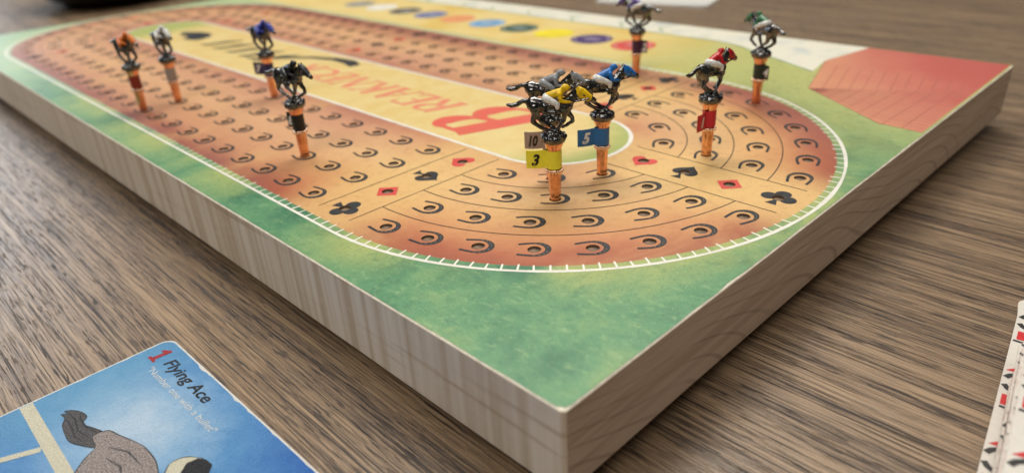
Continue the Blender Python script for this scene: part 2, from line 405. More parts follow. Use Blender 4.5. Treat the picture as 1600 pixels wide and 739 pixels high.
def inpoly(x, y, P):
    c = False; n = len(P)
    for i in range(n):
        ax, ay = P[i]; bx, by = P[i - 1]
        if (ay > y) != (by > y) and x < (bx - ax) * (y - ay) / (by - ay) + ax: c = not c
    return c
keep = []
for f in fo:
    mx = sum(vo[i].x for i in f) / len(f); my = sum(vo[i].y for i in f) / len(f)
    if inhole(mx, my): continue
    if (mx < X0 + 0.05 or mx > X1 - 0.05 or my < Y0 + 0.05 or my > Y1 - 0.05) and not inpoly(mx, my, outline): continue
    keep.append(tuple(f))
face = mesh_obj('printed_face', [(q.x * U, q.y * U, 0.0) for q in vo], keep, M['print'], board)
tag(face, 'painted paper face of the board with green grass and orange track')
bmf = bmesh.new(); bmf.from_mesh(face.data); bmesh.ops.recalc_face_normals(bmf, faces=bmf.faces)
if bmf.faces[0].normal.z < 0: bmesh.ops.reverse_faces(bmf, faces=bmf.faces)
bmf.to_mesh(face.data); bmf.free()
hm = MB(); hr = HOLE * U
hm.add([(hr * math.cos(2 * PI * i / HS), hr * math.sin(2 * PI * i / HS), z) for z in (0.0, -0.0006) for i in range(HS)],
       [(i, HS + i, HS + (i + 1) % HS, (i + 1) % HS) for i in range(HS)] + [tuple(range(HS, 2 * HS))])
hme = hm.mesh('peg_hole', [M['hole']])
for hx, hy in allholes:
    o = data_obj('peg_hole', hme, None, board); o.location = (hx * U, hy * U, 0.0)

# ---- printing on the face (thin sheets, each a little above the one below)
Z1, Z2 = 0.00004, 0.00007
def prn(name, mb, mat, z, label=None):
    o = mb.scaled(1).build(name, mat, face); o.location.z = z
    if label: o['label'] = label
    return o
# horseshoes
def shoe():
    m = MB(); pts = []; wd = []
    N = 22
    for i in range(N + 1):
        t = -1 + 2 * i / N; a = t * math.radians(118)
        px = 0.045 * math.cos(a) if abs(a) < PI / 2 else -0.050 * (abs(a) - PI / 2) / math.radians(28)
        py = 0.0395 * math.sin(a) if abs(a) < PI / 2 else math.copysign(0.0395 - 0.008 * ((abs(a) - PI / 2) / math.radians(28)) ** 1.4, a)
        pts.append((px - 0.002, py)); wd.append(0.0104 + 0.0092 * max(0, math.cos(a)) ** 1.2)
    m.ribbon(sc(pts), [q * U for q in wd], 0, 0)
    for k in (3, 5, 7, 9, 13, 15, 17, 19):
        px, py = pts[k]; s_ = 0.0014
        m.poly(sc([(px - s_, py - s_), (px + s_, py - s_), (px + s_, py + s_), (px - s_, py + s_)]), 0.00002, 1)
    return m.mesh('horseshoe_print', [M['ink'], M['nail']])
shm = shoe()
for x, y, a in spots:
    o = data_obj('horseshoe_print', shm, None, face); o.location = (x * U, y * U, Z1)
    o.rotation_euler.z = a + random.uniform(-.03, .03)
# suits, with their hole left open
def suit_mesh(name, outl, mat, extra=()):
    n = len(outl); V = [Vector(q) for q in outl]; E = [(i, (i + 1) % n) for i in range(n)]
    V += [Vector((HOLE * 1.01 * math.cos(2 * PI * i / HS), HOLE * 1.01 * math.sin(2 * PI * i / HS))) for i in range(HS)]
    E += [(n + i, n + (i + 1) % HS) for i in range(HS)]
    vo, eo, fo, *_ = delaunay_2d_cdt(V, E, [], 0, 1e-6)
    fs = []
    for f in fo:
        mx = sum(vo[i].x for i in f) / 3; my = sum(vo[i].y for i in f) / 3
        if math.hypot(mx, my) < HOLE * 0.99 or not inpoly(mx, my, outl): continue
        a, b, c = [vo[i] for i in f]
        fs.append(tuple(f) if (b - a).cross(c - a) > 0 else tuple(reversed(f)))
    me = bpy.data.meshes.new(name); me.from_pydata([(q.x * U, q.y * U, 0) for q in vo], [], fs); me.materials.append(mat); return me
# drawn pointing along +x (the way the horses run)
def heart():
    P = []
    for i in range(48):
        t = 2 * PI * i / 48
        hx = 16 * math.sin(t) ** 3; hy = 13 * math.cos(t) - 5 * math.cos(2 * t) - 2 * math.cos(3 * t) - math.cos(4 * t)
        P.append((hy * 0.0034 - 0.006, -hx * 0.0033))
    return P
def spade():
    P = []
    H = [(0.052 - (q[0] + 0.006) * 0.96 - 0.048, -q[1] * 0.95) for q in heart()]
    P = [(q[0] + 0.008, q[1]) for q in H]
    k = min(range(len(P)), key=lambda i: abs(P[i][1]) + (P[i][0] + 0.02 if P[i][0] < 0 else 9))
    ins_ = [(-0.038, -0.006), (-0.062, -0.022), (-0.064, 0.022), (-0.038, 0.006)]
    a = P[:k]; b = P[k + 1:]
    if a[-1][1] > b[0][1]: ins_ = list(reversed(ins_))
    return a + ins_ + b
def club():
    P = []
    C = [(0.0, -0.034), (0.032, 0.0), (0.0, 0.034)]; R = 0.0275
    P += [(-0.058, 0.020), (-0.058, -0.020), (-0.024, -0.006)]
    P += arc(C[0][0], C[0][1], R, 200 - 60 + 0, 200 - 60 + 230, 18)[0:0]
    P += arc(0.0, -0.034, R, -225, 15, 18)
    P += arc(0.034, 0.0, R, -115, 115, 18)
    P += arc(0.0, 0.034, R, -15, 225, 18)
    P += [(-0.024, 0.006)]
    return P
diam = [(0.052, 0), (0, 0.050), (-0.052, 0), (0, -0.050)]
SM = [('heart_print', suit_mesh('heart_print', heart(), M['suit_red'])), ('spade_print', suit_mesh('spade_print', spade(), M['ink'])),
      ('diamond_print', suit_mesh('diamond_print', diam, M['suit_red'])), ('club_print', suit_mesh('club_print', club(), M['ink']))]
for x, y, a, i in suits:
    o = data_obj(SM[i][0], SM[i][1], None, face); o.location = (x * U, y * U, Z1); o.rotation_euler.z = a
# band lines and lane lines
LW = 0.0042
for bx in (BX, midband, XL - BX):
    for s in ((1,) if bx == midband else (-1, 1)):
        for e in (-BW, BW):
            m = MB(); m.ribbon(sc([(bx + e, s * 0.335), (bx + e, s * 1.045)]), LW * U); prn('band_line', m, M['line'], Z1)
for k in (0, 1):
    for s in (-1, 1):
        f = (lambda q: q) if k == 0 else (lambda q: (XL - q[0], q[1]))
        m = MB(); m.ribbon(sc([f((0.335, s * B2)), f((1.045, s * B2))]), LW * U); prn('band_line', m, M['line'], Z1)
        for r in (0.5375, 0.7215, 0.905):
            a0 = math.degrees(math.asin(B2 / r)); a1 = 90 + math.degrees(0.018 / r)
            m = MB(); m.ribbon(sc([f(q) for q in arc(0, 0, r, s * a0, s * a1, 40)]), LW * U); prn('lane_line', m, M['line'], Z1 + 0.00001)
# white rails
def oval(r, n=60): return arc(0, 0, r, -90, 90, n) + arc(XL, 0, r, 90, 270, n)
m = MB(); pts = oval(1.128); m.ribbon(sc(pts), [U * (0.0125 + 0.005 * mnoise.noise(Vector((q[0] * 5, q[1] * 5, 0)))) for q in pts], 0, 0, True); prn('outer_rail_print', m, M['white'], Z1)
m = MB(); pts = oval(0.3085); m.ribbon(sc(pts), 0.018 * U, 0, 0, True); prn('inner_rail_print', m, M['white'], Z1)
# short posts of the rail: one tick each
tk = MB(); tk.poly(sc([(-0.0028, -0.036), (0.0028, -0.036), (0.0034, -0.006), (-0.0034, -0.006)])); tkm = tk.mesh('rail_post_print', [M['white']])
step = 0.048; na = int(PI * 1.128 / step); ns = int(-XL / step)
per = [-PI / 2 + PI * (i + 0.5) / na for i in range(na)]
ticks = [(1.128 * math.cos(a), 1.128 * math.sin(a), a - PI / 2) for a in per] + [(XL * (i + 0.5) / ns, -1.128, PI) for i in range(ns)]
ticks += [(XL * (i + 0.5) / ns, 1.128, 0) for i in range(ns)] + [(XL - 1.128 * math.cos(a), 1.128 * math.sin(a), PI / 2 - a) for a in per]
for x, y, a in ticks[:298]:
    o = data_obj('rail_post_print', tkm, None, face); o.location = (x * U, y * U, Z1 - 0.00001); o.rotation_euler.z = a + random.uniform(-.1, .1); o.scale.y = random.uniform(0.8, 1.15)
m = MB()
for x, y, a in ticks[298:]:
    c_, s_ = math.cos(a), math.sin(a); m.poly(sc([(x + c_ * p - s_ * q, y + s_ * p + c_ * q) for p, q in ((-0.003, -0.036), (0.003, -0.036), (0.003, -0.006), (-0.003, -0.006))]))
if m.f:
    o = prn('rail_post_prints', m, M['white'], Z1 - 0.00001); o['kind'] = 'stuff'
# betting panel, map and grandstand along the far side
mp = [(X0 + 0.01, 1.915), (-0.36, 1.90), (-0.20, 1.86), (0.40, 1.55), (0.362, 1.79), (0.44, Y1 - 0.008), (X0 + 0.01, Y1 - 0.008)]
m = MB(); m.poly(sc(mp)); prn('map_print', m, M['map'], Z1 * 0.6)
m = MB(); m.ribbon(sc([(X0 + 0.01, 1.908), (-0.36, 1.892), (-0.20, 1.852), (0.40, 1.542)]), 0.016 * U); prn('map_border_print', m, M['map_green'], Z1)
for k in range(9):
    gx = -0.75 - 0.42 * k + random.uniform(-.06, .06)
    m = MB(); m.ribbon(sc([(gx, 1.93), (gx - 0.10, 2.03), (gx - 0.06, 2.17)]), 0.014 * U); prn('map_road_print', m, M['map_green'], Z1)
st = [(0.44, Y1 - 0.009), (0.362, 1.79), (0.516, 1.252), (0.967, 0.932), (X1 - 0.014, 0.918), (X1 - 0.014, Y1 - 0.009)]
m = MB(); m.poly(sc(list(reversed(st)))); prn('grandstand_print', m, M['stand'], Z1 * 0.8)
fold = [(0.520, 1.250), (0.728, 1.364), (0.927, 1.488), (X1 - 0.02, 1.622)]
rim_ = [(0.525, 1.245), (0.967, 0.937), (X1 - 0.016, 0.924)]
def along(P, t):
    L = [math.hypot(P[i + 1][0] - P[i][0], P[i + 1][1] - P[i][1]) for i in range(len(P) - 1)]; q = t * sum(L)
    for i, l in enumerate(L):
        if q <= l or i == len(L) - 1: f = q / l; return (P[i][0] + (P[i + 1][0] - P[i][0]) * f, P[i][1] + (P[i + 1][1] - P[i][1]) * f)
        q -= l
gl = [fold, [st[1], st[2], st[3], st[4]]]
for i in range(1, 12):
    a = along(fold, i / 12); gl.append([a, (0.40 + 0.060 * i, 1.715 + 0.004 * i)])
for i in range(1, 16):
    t = i / 16; gl.append([tuple(along(fold, q)[k] * t + along(rim_, q)[k] * (1 - t) for k in (0, 1)) for q in (0.01, 0.2, 0.4, 0.6, 0.8, 0.99)])
for i in range(1, 9):
    t = i / 9; gl.append([along(rim_, t), along(fold, t)])
for P in gl:
    m = MB(); m.ribbon(sc(P), 0.0032 * U); prn('seat_row_line', m, M['stand_line'], Z1 + 0.00001 * (gl.index(P) % 3))
# betting spots
BC = [('red', (226, 70, 62)), ('purple', (74, 46, 108)), ('yellow', (246, 226, 52)), ('green', (62, 92, 74)), ('light blue', (112, 168, 214)), ('orange', (236, 160, 110)), ('blue', (112, 122, 168)), ('black', (96, 92, 82)), ('white', (240, 238, 228)), ('grey', (150, 148, 142))]
for k, (nm, rgb) in enumerate(BC):
    x = -0.735 - 0.3335 * k; y = 1.525
    mt = flat('spot_' + nm.replace(' ', '_'), rgb, 0.34, var=0.06)
    m = MB(); m.poly(sc(arc(x, y, 0.138, 0, 352.5, 47))); prn('betting_spot_print', m, mt, Z1, nm + ' round betting spot')
    if nm not in ('white', 'yellow', 'orange'):
        m = MB(); m.ribbon(sc(arc(x, y, 0.112, 0, 352.5, 47)), 0.012 * U, 0, 0, True)
        for j in range(3): m.poly(sc([(x - 0.06, y - 0.035 + j * 0.03), (x + 0.06, y - 0.035 + j * 0.03), (x + 0.06, y - 0.018 + j * 0.03), (x - 0.06, y - 0.018 + j * 0.03)]))
        prn('betting_spot_text', m, flat('spot_text_' + nm.replace(' ', '_'), tuple(min(255, c * 0.4 + 140) for c in rgb), 0.36), Z2)
# title: read from the far side, so its letters run towards -x with their tops towards -y
def stroke_letters():
    T, t = 0.21, 0.07       # thick and thin strokes for a letter of height 1
    S = {}
    S['R'] = (0.78, [([(0.16, 0), (0.16, 1)], T), ([(0.16, 0.96)] + arc(0.42, 0.74, 0.24, 80, -80, 10) + [(0.16, 0.49)], [t, t * 1.2] + [t + (T - t) * math.sin(PI * i / 8) for i in range(1, 8)] + [t * 1.4, t * 1.2, t, t][:4]), ([(0.40, 0.48), (0.74, 0.02)], T), ([(0.02, 0.03), (0.32, 0.03)], t)])
    S['E'] = (0.68, [([(0.16, 0), (0.16, 1)], T), ([(0.2, 0.96), (0.62, 0.96)], t * 1.3), ([(0.2, 0.52), (0.5, 0.52)], t), ([(0.2, 0.04), (0.64, 0.04)], t * 1.3), ([(0.60, 0.97), (0.60, 0.78)], t), ([(0.62, 0.03), (0.62, 0.24)], t)])
    S['A'] = (0.82, [([(0.42, 1), (0.10, 0)], t), ([(0.42, 1), (0.70, 0)], T), ([(0.2, 0.34), (0.6, 0.34)], t), ([(0, 0.03), (0.22, 0.03)], t), ([(0.55, 0.03), (0.84, 0.03)], t)])
    S['K'] = (0.80, [([(0.16, 0), (0.16, 1)], T), ([(0.2, 0.42), (0.66, 0.98)], t), ([(0.34, 0.58), (0.72, 0.02)], T), ([(0.5, 0.97), (0.76, 0.97)], t), ([(0.02, 0.03), (0.3, 0.03)], t)])
    S['N'] = (0.84, [([(0.12, 0), (0.12, 1)], t), ([(0.12, 1), (0.70, 0.0)], T), ([(0.70, 0), (0.70, 1)], t), ([(0, 0.03), (0.24, 0.03)], t), ([(0.58, 0.97), (0.84, 0.97)], t)])
    S['C'] = (0.74, [(arc(0.42, 0.5, 0.40, 50, 310, 16), [t + (T - t) * math.sin(PI * i / 16) for i in range(17)])])
    S['B'] = (0.92, [([(0.20, 0), (0.20, 1)], 0.26), ([(0.2, 0.965)] + arc(0.46, 0.75, 0.215, 90, -90, 12) + [(0.2, 0.52)], [t] * 2 + [t + 0.17 * math.sin(PI * i / 10) for i in range(1, 10)] + [t] * 4), ([(0.2, 0.50)] + arc(0.50, 0.27, 0.235, 90, -90, 12) + [(0.2, 0.035)], [t] * 2 + [t + 0.19 * math.sin(PI * i / 10) for i in range(1, 10)] + [t] * 4)])
    return S
SL = stroke_letters()
def put_letter(ch, ox, oy, h, wk, slant, name, mat):
    adv, strokes = SL[ch]; m = MB()
    for q, (P, wd) in enumerate(strokes):
        pts = [(ox - (p[0] * wk + p[1] * slant) * h, oy - p[1] * h) for p in P]
        n_ = len(pts); ww = [(wd[min(i, len(wd) - 1)] if isinstance(wd, list) else wd) * h * U for i in range(n_)]
        m.ribbon(sc(pts), ww, q * 0.000006)
    prn(name, m, mat, Z1); return adv * wk * h
lx = -0.15; put_letter('B', lx, 0.205, 0.43, 0.95, 0.42, 'title_letter', M['title_red'])
lx = -0.66
M['title_pale'] = flat('pale_red_title', (230, 132, 106), 0.34, dark=(226, 150, 116), scale=8)
for ch in 'REAKNECK':
    lx -= put_letter(ch, lx, 0.085, 0.205, 1.08, 0.35, 'title_letter', M['title_pale']) + 0.012
# dark script strokes after the title: one long swash, then slanting pen strokes and a small emblem
m = MB(); sw = [(-1.84, 0.20), (-1.95, 0.235), (-2.10, 0.225), (-2.28, 0.16), (-2.42, 0.06), (-2.54, -0.06), (-2.66, -0.10)]
m.ribbon(sc(sw), [U * q for q in (0.07, 0.085, 0.06, 0.045, 0.04, 0.035, 0.02)]); prn('script_swash', m, M['script'], Z1)
for k in range(5):
    gx = -2.46 - 0.20 * k; m = MB()
    m.ribbon(sc([(gx + 0.05, 0.15), (gx - 0.02, 0.05), (gx - 0.06, -0.07), (gx - 0.12, -0.10)]), [U * q for q in (0.02, 0.07, 0.055, 0.015)]); prn('script_stroke', m, M['script'], Z1 + 0.00001 * (1 + k % 2))
m = MB(); m.poly(sc([(-3.55, -0.05), (-3.60, 0.08), (-3.72, 0.13), (-3.86, 0.10), (-3.98, 0.02), (-3.88, -0.05), (-3.78, -0.02), (-3.70, -0.10)][::-1])); prn('emblem_print', m, M['script'], Z1)

# ------------------------------------------------------------------ horses on pegs (modelled in millimetres, looking along +x)
ZS = 0.88
def fig():
    m = MB(); m.zs = ZS; return m
def horse_mesh():
    m = fig()
    m.chain([(-4.6, 0, 7.9, 1.95), (-1.5, 0, 7.2, 1.75), (1.3, 0, 7.0, 1.8), (3.2, 0, 7.3, 1.85)], sy=0.92)
    m.chain([(-4.9, 0, 8.2, 1.7), (-4.4, 0, 7.0, 1.6)])
    m.chain([(3.2, 0, 7.8, 1.6), (4.9, 0, 9.6, 1.25), (6.2, 0, 11.0, 1.05)], sy=0.8)            # neck
    m.chain([(3.4, 0, 9.6, .5), (4.9, 0, 11.1, .5), (6.0, 0, 12.0, .5)], sy=0.6)                 # mane
    m.chain([(6.3, 0, 11.2, 1.15), (7.3, 0, 10.4, 1.2), (9.2, 0, 9.1, .85), (10.0, 0, 8.6, .72)], sy=0.8)
    for s in (-1, 1):
        m.chain([(5.9, s * .4, 11.9, .35), (6.1, s * .5, 12.9, .18)])
        m.chain([(-4.6, s * .8, 7.3, 1.35), (-4.2, s * .95, 5.2, 1.0)])
        m.chain([(3.0, s * .8, 6.9, 1.2), (3.0, s * .9, 5.6, .85)])
        m.chain([(-0.8, s * 1.5, 8.0, .45), (1.0, s * 1.75, 7.8, .45), (1.2, s * 1.9, 6.3, .5), (0.9, s * 1.95, 5.4, .45), (1.7, s * 2.0, 5.2, .38)])   # boots
        m.chain([(-1.9, s * 1.45, 7.9, .4), (-1.7, s * 1.75, 6.2, .35), (1.9, s * 1.8, 6.0, .35)])           # saddle cloth edge
        m.chain([(4.8, s * .75, 8.5, .26), (8.6, s * .85, 9.3, .22)])                                          # rein
    m.chain([(-4.4, -.9, 5.4, .95), (-5.1, -.9, 3.2, .6), (-3.2, -.9, 1.5, .5), (-.9, -.7, .3, .52), (-.2, -.6, .1, .5)])
    m.chain([(-4.1, .9, 5.2, .95), (-3.6, .9, 3.4, .6), (-1.8, .9, 2.0, .48), (.2, .7, .5, .5), (.8, .7, .2, .5)])
    m.chain([(3.0, -.8, 5.8, .85), (2.6, -.8, 3.4, .58), (1.5, -.7, 1.4, .45), (.7, -.6, .1, .5)])
    m.chain([(3.2, .8, 5.8, .85), (4.7, .9, 3.5, .56), (4.9, .9, 2.5, .5), (3.3, .8, 1.3, .45), (2.3, .7, .9, .48)])
    m.chain([(-6.2, 0, 8.9, .75), (-7.4, 0, 8.9, .55), (-8.8, 0, 8.0, .6), (-10.2, 0, 7.7, .62), (-11.2, 0, 8.0, .35)])   # tail
    return remeshed(m, 'horse', 0.17, 1, wobble=0.14)
def jacket_mesh():
    m = fig()
    m.chain([(-1.0, 0, 10.1, 1.0), (.6, 0, 10.7, 1.08), (1.8, 0, 11.1, 1.05)], sy=1.12)
    m.chain([(2.1, 0, 11.5, .65), (3.0, 0, 12.4, .92), (3.3, 0, 12.4, .88)])
    m.chain([(3.4, 0, 12.6, .45), (4.2, 0, 12.3, .25)], sy=1.6)
    for s in (-1, 1):
        m.chain([(1.7, s * 1.05, 10.9, .62), (2.0, s * 1.55, 9.1, .5), (3.6, s * 1.1, 8.6, .42), (5.0, s * .6, 8.7, .34)])
    return remeshed(m, 'jockey_jacket', 0.17, 2, wobble=0.05)
def breeches_mesh():
    m = fig(); m.chain([(-1.5, -.5, 9.7, 1.1), (-1.5, .5, 9.7, 1.1)])
    for s in (-1, 1): m.chain([(-1.4, s * .8, 9.6, 1.05), (0.2, s * 1.6, 8.9, .82), (1.2, s * 1.95, 8.3, .68), (1.15, s * 2.0, 7.4, .55)])
    return remeshed(m, 'jockey_breeches', 0.17, 2)
def hood_mesh():
    m = fig(); m.chain([(6.6, 0, 11.1, 1.28), (7.4, 0, 10.4, 1.36), (8.8, 0, 9.4, 1.0)], sy=0.84)
    for s in (-1, 1): m.chain([(6.0, s * .4, 11.9, .42), (6.15, s * .5, 12.5, .26)])
    return remeshed(m, 'horse_hood', 0.17, 2)
def eye_mesh():
    m = fig()
    for s in (-1, 1): m.capsule((7.6, s * 1.1, 10.45), (7.75, s * 1.08, 10.35), .24, .22, 8)
    return m.scaled(0.001).mesh('horse_eye', [], True)
def mound_mesh():
    m = MB(); rnd = random.Random(3)
    m.lathe([(2.2, -3.0), (2.9, -2.7), (3.2, -2.0), (3.2, -1.5), (2.7, -.7), (1.6, -.2), (.4, .05)], 24, cap0=True, cap1=True)
    for i in range(13):
        a = i * 2.4; rr = 2.95 * rnd.uniform(.75, 1.04); m.capsule((rr * math.cos(a), rr * math.sin(a), -1.5 + rnd.uniform(-.7, .7)), (rr * math.cos(a), rr * math.sin(a), -1.3), .62, .6, 8)
    for i in range(9):
        a = i * 2.4 + 1; rr = 1.5 * rnd.uniform(.4, 1.1); m.capsule((rr * math.cos(a), rr * math.sin(a), -.35), (rr * math.cos(a), rr * math.sin(a), -.1), .6, .55, 8)
    return remeshed(m, 'base_mound', 0.17, 1, wobble=0.28)
HM, JM, BM, HD, EM, MM = horse_mesh(), jacket_mesh(), breeches_mesh(), hood_mesh(), eye_mesh(), mound_mesh()
EM.materials.append(M['gun'])
HM.materials.append(M['gun']); MM.materials.append(M['gun'])
for me in (JM, BM, HD): me.materials.append(None)
HZ = 0.0187                     # height of the mound's top above the board
pm = MB(); pm.lathe([(1.24, -0.55), (1.26, -0.3), (1.28, 0), (1.36, 1), (1.62, 7.3), (1.66, 7.7)], 48, rad=lambda a, k: 1 + 0.06 * math.cos(8 * a), cap0=True, cap1=True)
PEG = pm.scaled(0.001).mesh('peg_shaft', [M['copper']], True)
cm = MB(); cm.lathe([(1.6, 7.6), (1.9, 7.75), (2.0, 8.1), (1.9, 8.5), (1.7, 8.7)], 32, cap0=True, cap1=True)
for i in range(18):
    a = 2 * PI * i / 18; cm.capsule((1.98 * math.cos(a), 1.98 * math.sin(a), 8.0), (1.98 * math.cos(a), 1.98 * math.sin(a), 8.3), .36, .36, 8)
BEAD = cm.scaled(0.001).mesh('beaded_collar', [M['copper_bead']], True)
cu = MB(); cu.lathe([(1.7, 8.6), (1.72, 13.2), (1.95, 14.2), (2.45, 15.6), (2.5, 16.0), (2.3, 16.2)], 32, cap0=True, cap1=True)
CUP = cu.scaled(0.001).mesh('copper_cup', [M['copper']], True)

def make_flag(mat, txt, tmat, parent, ang, length=5.2, curl=0.0):
    """paper label wrapped round the stem and stuck to itself behind it"""
    R = 1.95; th = 0.08; path = []
    n = 14; a_end = 28
    tail = []
    for i in range(9):
        t = i / 8; tail.append((-R * 0.9 - (length) * (1 - t), curl * math.sin((1 - t) * 2.6) + 0.0))
    wrap = [(R * math.cos(math.radians(a)), R * math.sin(math.radians(a))) for a in [180 - a_end - (360 - 2 * a_end) * i / 30 for i in range(31)]]
    up = [(p[0], p[1] + th * 1.0) for p in tail[:-1]]; dn = [(p[0], p[1] - th * 1.0) for p in reversed(tail[:-1])]
    loop = up + wrap + dn
    z0, z1 = 8.95, 13.75; m = MB(); nn = len(loop)
    inner = [(p[0] * 0.96 if i >= len(up) and i < len(up) + 31 else p[0], p[1] * 0.96 if len(up) <= i < len(up) + 31 else (p[1] * 0.2 if abs(p[1]) < .3 and curl == 0 else p[1] - math.copysign(th * .6, th if i < len(up) else -th))) for i, p in enumerate(loop)]
    vs = [(p[0], p[1], z) for z in (z0, z1) for p in loop] + [(p[0], p[1], z) for z in (z0, z1) for p in inner]
    fs = []
    for i in range(nn - 1):
        fs += [(i + 1, i, nn + i, nn + i + 1), (2 * nn + i, 2 * nn + i + 1, 3 * nn + i + 1, 3 * nn + i), (nn + i, 3 * nn + i, 3 * nn + i + 1, nn + i + 1), (i, i + 1, 2 * nn + i + 1, 2 * nn + i)]
    fs += [(0, 2 * nn, 3 * nn, nn), (nn - 1, 2 * nn - 1, 4 * nn - 1, 3 * nn - 1)]
    m.add(vs, fs)
    bmx = bmesh.new(); me = m.scaled(0.001).mesh('number_flag', [mat]); bmx.from_mesh(me); bmesh.ops.recalc_face_normals(bmx, faces=bmx.faces); bmx.to_mesh(me); bmx.free()
    fl = data_obj('number_flag', me, None, parent); fl.rotation_euler.z = ang
    # printed number on both sides of the tail
    hgt = 4.0
    for s in (-1, 1):
        g = text_mesh(txt, hgt * 0.001, 0.28, 0.045, 0.92 if len(txt) == 1 else 0.66); g.materials.append(tmat)
        w_ = max(v.co.x for v in g.vertices) + min(v.co.x for v in g.vertices)
        hh = max(v.co.y for v in g.vertices)
        cxm = -R * 0.9 - length * 0.55
        for v in g.vertices:
            lx, ly = (v.co.x - w_ / 2) * 1000, (v.co.y - hh / 2) * 1000
            wx = cxm + (lx if s < 0 else -lx); tt = max(0, min(1, 1 + (wx + R * 0.9) / length)); wy = curl * math.sin((1 - tt) * 2.6)
            v.co = Vector((wx * .001, (wy + s * (th + 0.035)) * .001, ((z0 + z1) / 2 + ly) * .001))
        data_obj('flag_number', g, None, fl)
    return fl

white_ink = paper('white_number', (240, 240, 238)); black_ink = paper('black_number', (16, 16, 18))
white_paint = paint('white_enamel', (236, 234, 228))
Rk = RN
def sp(lane, k): # k-th shoe of the first or second quarter (k<0: first)
    r = Rk[lane]; a0 = math.degrees(math.asin(B2 / r)); a1 = 90 + math.degrees(0.018 / r); s = -1 if k < 0 else 1
    a1 = a1 if s > 0 else 88.2
    a = s * math.radians(a0 + (a1 - a0) * (abs(k) - 0.5) / CNT[lane]); return (r * math.cos(a), r * math.sin(a), a + PI / 2)
HORSES = [
 # colour word, number, silks, flag, ink, breeches, (x, y, heading), flag turn, label
 ('red', '1', (206, 24, 34), (205, 28, 48), 'w', 1, sp(1, 1)[:2] + (math.radians(84),), 0.15, 'metal racehorse with red jockey and red flag on a copper peg, right bend'),
 ('purple', '2', (88, 66, 150), (62, 26, 64), 'w', 1, (colsf[0], Rk[3], PI), 0.0, 'metal racehorse with purple jockey and plum flag, cut by the top edge'),
 ('yellow', '3', (255, 208, 16), (255, 246, 66), 'k', 1, sp(1, -3), 0.0, 'metal racehorse with yellow jockey and hood, yellow flag reading 3'),
 ('green', '4', (24, 112, 62), (34, 50, 40), 'w', 1, sp(3, 6), 0.0, 'metal racehorse with green jockey and dark flag reading 4, outer lane of right bend'),
 ('blue', '5', (30, 120, 205), (36, 112, 178), 'w', 1, sp(0, -1), -0.1, 'metal racehorse with light blue jockey and blue flag reading 5'),
 ('orange', '6', (240, 128, 40), (150, 44, 26), 'w', 0, (colsx[9], -Rk[3], 0.12), 0.0, 'leftmost metal racehorse with orange jockey on a copper peg, outer lane'),
 ('navy', '7', (36, 58, 170), (36, 32, 84), 'w', 0, (colsx[7], -Rk[0], 0.05), 0.35, 'metal racehorse with dark blue jockey and navy flag, beside the infield'),
 ('black', '8', (26, 26, 28), (20, 18, 20), 'w', 0, (colsx[2], -Rk[2], 0.17), 0.1, 'metal racehorse with black jockey and black flag on the near straight'),
 ('white', '9', (236, 236, 232), (176, 166, 158), 'k', 1, (colsx[9], -Rk[2], 0.0), 0.0, 'metal racehorse with white jockey and grey flag, second from the left'),
 ('grey', '10', (150, 154, 158), (170, 150, 144), 'k', 0, sp(0, -2), 0.0, 'metal racehorse with grey jockey and flag reading 10, behind the yellow one'),
]
for nm, num, silk, flagc, ink, wb, (x, y, hd), fa, lab in HORSES:
    root = empty('racehorse_peg', (x * U, y * U, TOP), hd); tag(root, lab, 'game piece', 'racehorse pegs on the board')
    sm = paint(nm + '_silks', silk, 0.34 if nm != 'grey' else 0.28); fmt = paper(nm + '_flag', flagc)
    o = data_obj('peg_shaft', PEG, None, root); o = data_obj('beaded_collar', BEAD, None, root); o = data_obj('copper_cup', CUP, None, root)
    o = data_obj('base_mound', MM, None, root); o.location.z = HZ; o.rotation_euler.z = random.uniform(0, 6)
    h = data_obj('horse', HM, None, root); h.location.z = HZ
    def painted(name, me, mat, par):
        q = bpy.data.objects.new(name, me); COL.objects.link(q); q.parent = par
        q.material_slots[0].link = 'OBJECT'; q.material_slots[0].material = mat; return q
    hd_o = painted('horse_hood', HD, sm, h); data_obj('horse_eyes', EM, None, h)
    j = painted('jockey', JM, sm, root); j.location.z = HZ
    painted('breeches', BM, white_paint if wb else sm, j)
    make_flag(fmt, num, white_ink if ink == 'w' else black_ink, root, fa, 5.4 if num in ('3', '5', '10', '7', '1') else 3.0, random.uniform(0.2, 0.65) * random.choice((-1, 1)))

